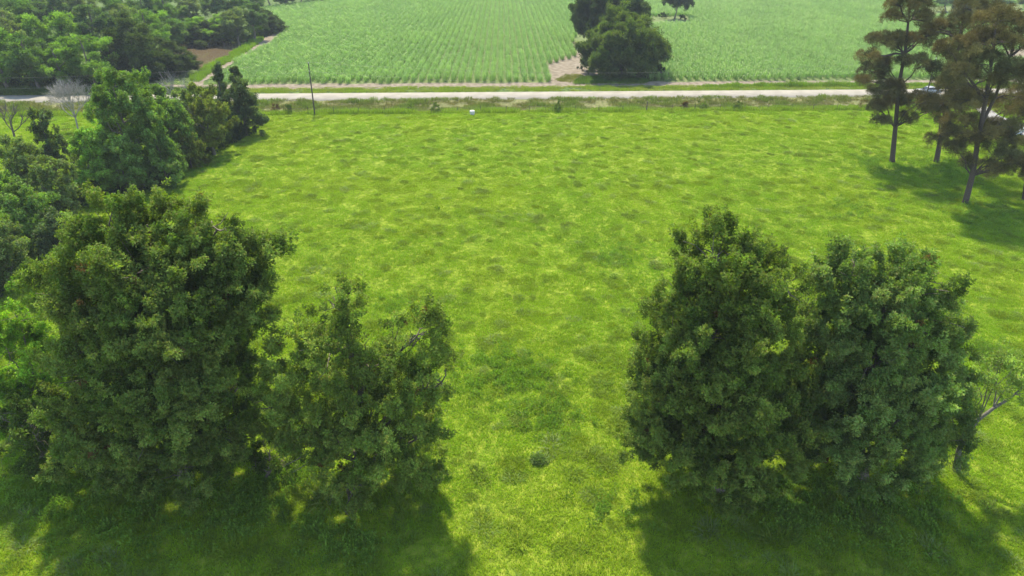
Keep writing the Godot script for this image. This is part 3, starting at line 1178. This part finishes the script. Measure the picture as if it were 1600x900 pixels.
func hedgerow() -> void:
	var mid := {"sub": 2.8, "dens": 6.5, "leaf": 0.8, "gap": 1.8, "wob": 0.5, "holes": -0.3, "mesh": M.mid_spray, "mat": M.leaf, "bark": M.bark, "count": 15, "limbs": 6, "twigs": 4}
	var dark := mid.duplicate()
	dark.a = Color(0.087, 0.141, 0.067)
	dark.b = Color(0.155, 0.222, 0.101)
	var olive := mid.duplicate()
	olive.a = Color(0.175, 0.235, 0.047)
	olive.b = Color(0.269, 0.323, 0.074)
	var green := mid.duplicate()
	green.a = Color(0.148, 0.262, 0.067)
	green.b = Color(0.255, 0.403, 0.108)
	var fresh := mid.duplicate()
	fresh.a = Color(0.202, 0.376, 0.060)
	fresh.b = Color(0.309, 0.511, 0.094)
	var grey := mid.duplicate()
	grey.a = Color(0.181, 0.269, 0.094)
	grey.b = Color(0.282, 0.376, 0.141)
	for t in [
		[385, 212, 108, 36, 1, dark, "dark bluish tree at the road end of the left hedgerow"],
		[358, 205, 84, 13, 2, dark, "dark spire of a tree, taller of two behind the hedgerow's road end"],
		[384, 205, 100, 9, 2, dark, "dark slim spire of a tree, smaller of two behind the hedgerow's road end"],
		[335, 242, 130, 40, 0, olive, "olive green tree next to the dark tree in the hedgerow"],
		[282, 262, 150, 28, 0, green, "green tree squeezed between the olive tree and the big hedgerow tree"],
		[305, 222, 138, 26, 0, grey, "greyish green tree behind the olive tree, level with the road"],
		[252, 240, 122, 32, 0, green, "green tree behind the right shoulder of the big hedgerow tree"],
		[190, 232, 140, 34, 0, fresh, "fresh green tree behind the left shoulder of the big hedgerow tree"],
		[205, 305, 205, 36, 1, green, "low green tree at the foot of the big hedgerow tree"],
		[140, 262, 205, 24, 1, grey, "low grey green tree under the pale twiggy leafless tree"],
		[300, 262, 200, 24, 1, olive, "low olive tree at the meadow edge below the olive green tree"],
		[228, 285, 106, 62, 0, green, "big mid green tree in the middle of the left hedgerow"],
		[165, 305, 188, 42, 1, fresh, "lower fresh green tree in front of the big hedgerow tree"],
		[262, 290, 190, 32, 1, green, "low green tree at the meadow edge right of the fresh green one"],
		[95, 285, 166, 27, 2, dark, "dark cone shaped evergreen at the left of the hedgerow"],
		[48, 320, 218, 42, 0, grey, "greyish green tree at the left edge below the forked bare tree"],
		[100, 345, 248, 36, 0, grey, "greyish green tree below the dark cone shaped evergreen"],
		[8, 370, 262, 40, 0, green, "green tree at the left picture edge, level with the hedgerow's near end"],
		[62, 400, 292, 45, 0, green, "mid green tree behind the big left oak, near its top left"],
		[10, 450, 340, 48, 0, grey, "dull green tree at the left picture edge behind the bright saplings"],
		[105, 420, 330, 36, 1, dark, "dark low tree tucked behind the big left oak"],
	]:
		placed_tree("hedgerow_tree", t[6], t[0], t[1], t[2], t[3], t[4], t[5], 700 + int(t[0]) + int(t[1]), "trees of the left hedgerow")
	bare_tree("pale grey leafless tree with a fan of fine twigs beside the dark evergreen", 123, 205, 121, [Vector3(-0.6, 1, 0.1), Vector3(0.5, 1, -0.2), Vector3(0.05, 1, 0.4), Vector3(-0.2, 1, -0.5), Vector3(0.9, 0.8, 0.2), Vector3(-0.95, 0.7, -0.1), Vector3(0.3, 1.1, 0.5), Vector3(-0.45, 1.1, -0.2)], 4, M.dead, 801, 0.7)
	bare_tree("dead forked tree with few bare limbs at the left picture edge", 27, 228, 140, [Vector3(-0.5, 1.2, 0), Vector3(0.15, 1.4, 0.1), Vector3(1.1, 0.8, 0.1), Vector3(-0.1, 1.0, -0.4)], 2, M.dead_dark, 802, 1.0)
	bare_tree("thin leafless tree among the hedgerow in front of the farm track", 284, 205, 100, [Vector3(-0.3, 1.2, 0), Vector3(0.2, 1.4, 0.2), Vector3(0.5, 1.0, -0.2)], 3, M.dead, 803, 0.6)
	# brush along the foot of the hedgerow
	var r := RandomNumberGenerator.new()
	r.seed = 95
	var wp := []
	var wc := []
	var line := [[402, 206], [372, 222], [340, 238], [300, 262], [262, 286], [225, 300], [150, 310], [60, 400], [0, 470]]
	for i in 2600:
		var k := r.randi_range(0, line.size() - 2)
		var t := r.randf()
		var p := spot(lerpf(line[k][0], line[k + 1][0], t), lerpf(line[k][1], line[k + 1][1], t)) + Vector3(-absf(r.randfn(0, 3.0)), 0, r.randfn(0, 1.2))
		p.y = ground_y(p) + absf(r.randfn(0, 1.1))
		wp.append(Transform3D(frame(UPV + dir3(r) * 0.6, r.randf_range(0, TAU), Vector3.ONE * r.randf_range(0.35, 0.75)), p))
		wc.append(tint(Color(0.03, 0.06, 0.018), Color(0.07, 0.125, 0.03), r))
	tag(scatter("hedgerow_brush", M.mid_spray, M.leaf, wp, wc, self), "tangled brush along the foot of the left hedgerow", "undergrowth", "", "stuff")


func oaks_and_pines() -> void:
	var far := {"sub": 1.9, "dens": 4.0, "leaf": 0.8, "gap": 1.2, "wob": 0.5, "holes": -1.0, "mesh": M.far_spray, "mat": M.leaf, "bark": M.bark, "a": Color(0.085, 0.135, 0.045), "b": Color(0.16, 0.21, 0.075), "count": 32, "limbs": 5, "twigs": 3}
	placed_tree("live_oak", "broad round dark oak beside the dirt field entrance across the road", 970, 118, 14, 68, 1, far, 901)
	var back := far.duplicate()
	back.a = Color(0.053, 0.087, 0.033)
	back.b = Color(0.083, 0.120, 0.045)
	placed_tree("live_oak", "taller dark oak standing behind the broad round one in the cane", 953, 70, -26, 60, 0, back, 902)
	back = back.duplicate()
	back.count = 9
	placed_tree("lone_tree", "small lone dark tree on a thin trunk out in the right cane field", 1054, 30, -22, 24, 3, back, 903)
	var sh := {"sub": 3.0, "dens": 16.0, "leaf": 0.4, "a": Color(0.045, 0.08, 0.025), "b": Color(0.07, 0.11, 0.03), "mesh": M.mid_spray, "mat": M.leaf, "bark": M.bark, "trunk": 0.05, "count": 6}
	placed_tree("bush", "low dark bush left of the lone tree's trunk in the cane", 1036, 29, 20, 11, 1, sh, 904, "", "bush")
	placed_tree("bush", "low dark bush right of the lone tree's trunk in the cane", 1066, 31, 22, 8, 1, sh, 905, "", "bush")
	placed_tree("bush", "green bush at the right foot of the broad round oak", 1030, 122, 98, 13, 1, sh, 906, "", "bush")
	placed_tree("bush", "green bush at the left foot of the broad round oak", 912, 118, 88, 12, 1, sh, 907, "", "bush")
	var po := {"dens": 4.2, "leaf": 0.46, "mesh": M.needle_spray, "mat": M.needle, "a": Color(0.1, 0.11, 0.045), "b": Color(0.185, 0.155, 0.055)}
	pine("pine_tree", "tall brown pine with layered boughs, leftmost of the three pines", [[[1394, 253], [1400, 195], [1405, 130], [1415, 80], [1420, 30], [1424, -28]]],
		[[1440, 14, 24], [1405, 4, 18], [1422, -14, 20], [1398, 28, 12], [1450, 30, 13], [1387, 68, 24], [1408, 62, 14], [1357, 88, 13], [1365, 110, 20], [1347, 128, 9], [1385, 100, 12], [1430, 68, 18], [1450, 58, 12], [1436, 98, 15], [1410, 96, 10], [1384, 146, 22], [1368, 164, 15], [1402, 158, 17], [1436, 156, 18], [1450, 172, 10], [1415, 184, 11], [1376, 190, 9], [1402, 136, 12]], po, 911)
	pine("pine_tree", "slender pine half hidden behind the forked one, middle of the three pines", [[[1463, 253], [1470, 215], [1481, 160], [1491, 110], [1501, 60], [1508, 10], [1512, -20]]],
		[[1526, 16, 26], [1500, 30, 18], [1545, 28, 16], [1514, -8, 20], [1472, 48, 20], [1458, 40, 10], [1490, 72, 20], [1520, 66, 14], [1505, 112, 20], [1466, 108, 15], [1478, 132, 16], [1500, 142, 14], [1490, 166, 16], [1470, 186, 12], [1464, 218, 10], [1488, 206, 11], [1480, 158, 14], [1464, 166, 9], [1498, 158, 12]], po, 912)
	pine("pine_tree", "big forked brown pine nearest the camera, rightmost of the three pines", [[[1508, 318], [1519, 270], [1530, 210], [1540, 150], [1548, 110], [1553, 70], [1556, 36]], [[1534, 195], [1557, 150], [1567, 118], [1578, 84]], [[1538, 160], [1522, 132], [1508, 116]]],
		[[1562, 32, 26], [1588, 40, 26], [1536, 58, 24], [1560, 64, 28], [1494, 84, 22], [1516, 92, 18], [1544, 98, 24], [1596, 70, 20], [1506, 118, 20], [1484, 128, 12], [1580, 118, 24], [1556, 128, 14], [1597, 150, 22], [1610, 110, 24], [1502, 158, 22], [1524, 154, 16], [1572, 168, 20], [1604, 182, 14], [1500, 194, 20], [1482, 206, 12], [1488, 230, 14], [1528, 222, 22], [1560, 232, 20], [1580, 252, 17], [1545, 264, 15], [1510, 252, 12], [1566, 262, 12], [1546, 196, 14], [1574, 204, 15], [1592, 224, 11], [1558, 214, 14], [1584, 196, 10]], po, 913)
	pine("young_pine", "young pine cut off by the right picture edge beside the big forked pine", [[[1602, 312], [1604, 270], [1606, 235]]], [[1599, 256, 10], [1610, 244, 12], [1604, 272, 8], [1612, 262, 10]], po, 914)


func foreground() -> void:
	var oak := {"sub": 10.5, "dens": 13.0, "leaf": 0.54, "holes": -0.38, "gap": 3.2, "mesh": M.oak_spray, "mat": M.leaf, "bark": M.bark, "limbs": 16, "twigs": 9, "rust": 0.004, "flat": 0.95, "trunk": 0.36}
	var deep := oak.duplicate()
	deep.a = Color(0.11, 0.185, 0.035)
	deep.b = Color(0.275, 0.37, 0.085)
	var bright := oak.duplicate()
	bright.a = Color(0.14, 0.235, 0.06)
	bright.b = Color(0.31, 0.425, 0.14)
	shaped_tree("oak_tree", "tall dark green oak, left of the right-hand pair in the meadow", 1128, 765,
		[[1122, 392, 52, 0.3], [1080, 420, 38, 0.2], [1185, 408, 42, 0.3], [1222, 436, 34, 0], [1150, 450, 58, 1.4], [1062, 470, 40, 0.4], [1022, 462, 24, 0], [1222, 500, 48, 0.3], [1100, 520, 62, 1.8], [1170, 540, 66, 2.4], [1040, 540, 46, 0.5], [1236, 570, 42, 0.3], [1060, 600, 60, 1.6], [1140, 620, 74, 3.0], [1214, 640, 58, 1.4], [1016, 618, 42, 0.2], [1010, 690, 40, 0.4], [1064, 690, 58, 2.6], [1140, 700, 62, 3.4], [1206, 704, 46, 1.8], [1090, 735, 40, 3.2], [1236, 660, 36, 0.4], [1130, 768, 34, 3.2], [1170, 752, 32, 3.0]], deep, 1001)
	shaped_tree("oak_tree", "lighter round topped oak, right of the right-hand pair in the meadow", 1345, 745,
		[[1330, 424, 48, 0.4], [1390, 422, 46, 0.4], [1290, 440, 38, 0.2], [1440, 446, 46, 0.3], [1370, 470, 60, 1.6], [1470, 480, 36, 0.1], [1310, 510, 50, 1.2], [1425, 520, 56, 1.6], [1490, 530, 38, 0], [1360, 560, 58, 2.2], [1460, 576, 48, 0.8], [1296, 590, 46, 0.8], [1410, 610, 62, 2.6], [1476, 632, 42, 0.4], [1320, 640, 62, 2.4], [1284, 660, 40, 0.6], [1400, 670, 58, 3.0], [1464, 680, 42, 1.0], [1340, 690, 52, 3.2], [1430, 712, 36, 2.2], [1290, 700, 34, 1.6], [1345, 742, 36, 3.2], [1385, 728, 32, 3.0]], bright, 1002)
	var big := deep.duplicate()
	big.a = Color(0.12, 0.2, 0.042)
	big.b = Color(0.29, 0.385, 0.105)
	big.limbs = 20
	shaped_tree("oak_tree", "huge spreading dark oak, biggest of the left foreground trees", 290, 745,
		[[170, 345, 48, 0.2], [230, 345, 52, 0.4], [290, 355, 50, 0.3], [340, 352, 36, 0], [140, 400, 56, 1.0], [215, 420, 68, 2.0], [300, 430, 66, 1.8], [370, 410, 48, 0.4], [420, 400, 38, 0], [100, 445, 48, 0.4], [160, 490, 66, 2.2], [250, 510, 74, 3.2], [322, 495, 58, 2.2], [400, 470, 48, 0.6], [62, 436, 28, 0], [128, 560, 54, 1.4], [190, 580, 70, 3.2], [280, 600, 70, 3.6], [325, 595, 42, 2.0], [116, 640, 48, 1.2], [160, 660, 62, 3.0], [240, 680, 60, 3.8], [320, 680, 52, 3.0], [128, 708, 42, 1.8], [290, 738, 42, 3.6], [245, 745, 38, 3.8], [190, 720, 44, 3.4], [362, 680, 36, 1.4]], big, 1003)
	var mixed := bright.duplicate()
	mixed.a = Color(0.165, 0.26, 0.045)
	mixed.b = Color(0.36, 0.47, 0.11)
	mixed.rust = 0.005
	mixed.dens = 8.5
	mixed.holes = -0.26
	shaped_tree("ragged_oak", "ragged lighter oak with an open side, right of the huge left oak", 553, 765,
		[[538, 470, 36, 0.2], [560, 500, 32, 0.2], [500, 500, 36, 0.4], [520, 545, 50, 1.0], [460, 540, 38, 0.4], [650, 520, 48, 0.3], [676, 550, 34, 0], [625, 505, 34, 0.2], [585, 560, 40, 0.8], [562, 600, 42, 1.6], [690, 590, 22, 0], [440, 600, 44, 0.8], [500, 620, 56, 1.8], [610, 590, 46, 1.4], [662, 600, 40, 0.4], [590, 650, 52, 2.2], [650, 680, 46, 1.2], [540, 690, 46, 2.4], [450, 660, 44, 1.2], [490, 700, 46, 2.2], [610, 730, 46, 2.4], [656, 730, 34, 1.0], [422, 630, 30, 0.2], [560, 750, 34, 2.6], [545, 775, 30, 2.8]], mixed, 1004)
	var small := mixed.duplicate()
	small.merge({"a": Color(0.26, 0.38, 0.1), "b": Color(0.36, 0.46, 0.16), "sub": 3.0, "dens": 4.0, "leaf": 0.3, "holes": -1.0, "mesh": M.weed_spray, "bark": M.pale_bark, "trunk": 0.2, "limbs": 9}, true)
	leaning_tree(small)
	# saplings and brush at the left edge
	var sap := mixed.duplicate()
	sap.merge({"a": Color(0.19, 0.37, 0.04), "b": Color(0.3, 0.5, 0.06), "dens": 12.0, "sub": 3.4, "leaf": 0.5, "mesh": M.mid_spray, "trunk": 0.14, "limbs": 7, "rust": 0.0}, true)
	shaped_tree("sapling", "bright green sapling at the left picture edge beside the huge oak", 12, 690, [[25, 486, 42, 0.2], [72, 535, 36, 0.5], [15, 545, 48, 1.0], [56, 592, 44, 1.2], [5, 610, 48, 1.0], [40, 645, 40, 1.4]], sap, 1011)
	var dull := sap.duplicate()
	dull.a = Color(0.08, 0.15, 0.028)
	dull.b = Color(0.13, 0.21, 0.04)
	shaped_tree("sapling", "darker leafy sapling below the bright one at the left edge", 60, 735, [[40, 632, 46, 0.4], [95, 645, 42, 0.3], [8, 650, 40, 0.6], [60, 670, 44, 1.2], [20, 690, 40, 0.6], [75, 700, 40, 0.8]], dull, 1012)
	shaped_tree("bush", "leafy bush in the gap between the two left foreground oaks", 415, 748, [[420, 700, 26, 0.2], [445, 715, 24, 0.4], [395, 722, 24, 0.3]], dull, 1013)


func leaning_tree(o: Dictionary) -> void:
	var r := RandomNumberGenerator.new()
	r.seed = 1020
	var base := spot(1494, 735)
	var root := thing("leaning_tree", "small pale thin trunked tree leaning to the right edge beside the round oak", "tree", base)
	var pts := []
	for p in [[1494, 737], [1498, 705], [1508, 680], [1528, 656], [1552, 638], [1575, 624], [1610, 596]]:
		pts.append(at(p[0], p[1], -base.z) - base)
	var bb := bars()
	tube(bb, pts, [0.26, 0.17, 0.14, 0.12, 0.1, 0.08, 0.04], 9)
	part("trunk", bars_mesh(bb), M.pale_bark, root)
	var blobs := []
	for m in [[1560, 590, 30, 0.4, 3], [1530, 606, 24, 0.2, 3], [1545, 575, 22, 0.0, 3], [1590, 580, 26, -0.5, 4], [1600, 615, 20, 0.6, 5], [1565, 560, 18, -0.6, 4], [1620, 570, 26, 0.2, 6], [1640, 600, 24, 0.5, 6]]:
		var c := at(m[0], m[1], -base.z - m[3])
		var w: float = m[2] / per_m(c)
		c -= base
		blobs.append(Vector4(c.x, c.y, c.z, w))
		var lb := bars()
		tube(lb, crooked(pts[m[4]], c, 3, 0.2, r), taper(0.05, 0.018, 3), 5)
		for k in 5:
			tube(lb, [c.lerp(pts[m[4]], 0.3), c + dir3(r) * w], [0.022, 0.008], 4)
		part("limb", bars_mesh(lb), M.pale_bark, root)
	var cr := fill_crown(blobs, o, r)
	scatter("crown", o.mesh, o.mat, cr[0], cr[1], root)


func small_things() -> void:
	var r := RandomNumberGenerator.new()
	r.seed = 120
	# utility poles and their wires
	var feet := [spot(492, 179), spot(1441, 174)]
	var tops := [at(484, 99, -feet[0].z).y, at(1463, 92, -feet[1].z).y]
	for i in 2:
		var p: Vector3 = feet[i]
		var hgt: float = tops[i]
		var t := thing("utility_pole", ["dark wooden utility pole standing by the fence left of centre", "dark wooden utility pole showing between the left and middle pines"][i], "utility pole", p, "utility poles along the road")
		var bb := bars()
		tube(bb, [Vector3(0, -0.2, 0), Vector3(0, hgt * 0.5, 0), Vector3(0, hgt, 0)], [0.14, 0.115, 0.09], 10)
		part("pole", bars_mesh(bb), M.wood, t)
		part("cross_bracket", box(Vector3(0, hgt - 1.35, 0.16), Vector3(0.12, 0.3, 0.2)), M.steel, t)
		var ins := CylinderMesh.new()
		ins.top_radius = 0.05
		ins.bottom_radius = 0.07
		ins.height = 0.22
		part("insulator", ins, M.white, t).position = Vector3(0, hgt + 0.11, 0)
	var ends := [feet[0] + Vector3(-118, 0, 6), feet[0], feet[1], feet[1] + Vector3(110, 0, -4)]
	var hh := [tops[0], tops[0], tops[1], tops[1]]
	var wl := ["upper thin wire from the left pole out past the left edge", "lower thin wire from the left pole out past the left edge", "upper thin wire strung between the two utility poles", "lower thin wire strung between the two utility poles", "upper thin wire from the right pole out past the right edge", "lower thin wire from the right pole out past the right edge"]
	for i in 3:
		for k in 2:
			var a: Vector3 = ends[i] + UPV * (hh[i] + 0.2 - k * 1.6)
			var b: Vector3 = ends[i + 1] + UPV * (hh[i + 1] + 0.2 - k * 1.6)
			var pts := []
			for q in 25:
				var t := q / 24.0
				pts.append(a.lerp(b, t) - UPV * 4.0 * t * (1 - t) * (2.3 + k * 0.3))
			var bb := bars()
			tube(bb, pts, taper(0.011, 0.011, 24), 4)
			tag(part("power_line", bars_mesh(bb), M.wire, self), wl[i * 2 + k], "power line", "wires along the road")
	# wire fence
	var f := thing("wire_fence", "low wire fence on thin posts along the meadow's road edge", "fence", on_road(0, -14.4))
	var o := f.position
	var u := -48.0
	var tips := []
	while u < 92.0:
		var p := on_road(u, -14.4)
		p.y = ground_y(p)
		var hgt := r.randf_range(1.05, 1.3)
		var lean := Vector3(r.randf_range(-0.08, 0.08), 0, r.randf_range(-0.05, 0.05))
		var bb := bars()
		var rad := r.randf_range(0.035, 0.06)
		if absf(u - 25.6) < 2.3:
			rad = 0.1
			hgt = 1.75
		tube(bb, [p - o - UPV * 0.1, p - o + lean + UPV * hgt], [rad, rad * 0.9], 7)
		part("post", bars_mesh(bb), M.wood, f)
		tips.append(p - o + lean * 0.8)
		u += 4.6 + r.randf_range(-0.4, 0.4)
	for k in 3:
		var pts := []
		for t in tips:
			pts.append(t + UPV * (0.4 + k * 0.3) + Vector3(0, 0, 0.06))
		var bb := bars()
		tube(bb, pts, taper(0.008, 0.008, pts.size() - 1), 4)
		part("wire", bars_mesh(bb), M.wire, f)
	# white tub by the fence
	var base := spot(738, 179)
	base.y = ground_y(base)
	var tub := thing("tub", "white tub standing in the grass at the wire fence", "tub", base)
	tub.scale = Vector3.ONE * 0.8
	var v := PackedVector3Array()
	var idx := PackedInt32Array()
	var prof := [[0.46, 0.0], [0.5, 0.03], [0.5, 0.1], [0.56, 0.12], [0.58, 0.8], [0.56, 0.9], [0.48, 0.96], [0.0, 0.99]]
	for p in prof:
		for k in 20:
			v.append(Vector3(cos(TAU * k / 20) * p[0], p[1], sin(TAU * k / 20) * p[0]))
	for i in prof.size() - 1:
		for k in 20:
			var a := i * 20 + k
			var b := i * 20 + (k + 1) % 20
			idx.append_array([a, b, b + 20, a, b + 20, a + 20])
	part("body", shape(v, PackedColorArray(), idx), M.white, tub)
	var rim := TorusMesh.new()
	rim.inner_radius = 0.55
	rim.outer_radius = 0.61
	part("rim", rim, M.white, tub).position.y = 0.8
	# lone dark clump of weeds in the meadow
	var c0 := spot(842, 722)
	c0.y = ground_y(c0)
	var st := SurfaceTool.new()
	st.begin(Mesh.PRIMITIVE_TRIANGLES)
	for i in 34:
		var e := dir3(r)
		e.y = absf(e.y)
		st.append_from(M.weed_spray, 0, Transform3D(frame(e + UPV * 0.4, r.randf_range(0, TAU), Vector3.ONE * r.randf_range(0.2, 0.32)), e * Vector3(0.55, 0.3, 0.4) * r.randf_range(0.5, 1.0) + UPV * 0.08))
	var cm := leafy(0.6, Color(0.8, 0.9, 0.35), 0.3)
	cm.albedo_color = Color(0.17, 0.25, 0.08).linear_to_srgb()
	var clump := part("weed_clump", st.commit(), cm, self)
	clump.position = c0
	tag(clump, "single dark round clump of weeds in the open grass at lower centre", "weed clump")
	# vehicles
	var g := spot(1580, 215)
	g.y = 0.32
	car("pickup_truck", "white pickup truck parked on the gravel driveway behind the big forked pine", "truck", g, -0.95, true)
	g = spot(1482, 161)
	g.y = 0.12
	g = on_road(g.x, -1.6, 0.12)
	car("white_car", "white car on the road glimpsed behind the middle pine", "car", g, PI / 2 + 0.03, false)
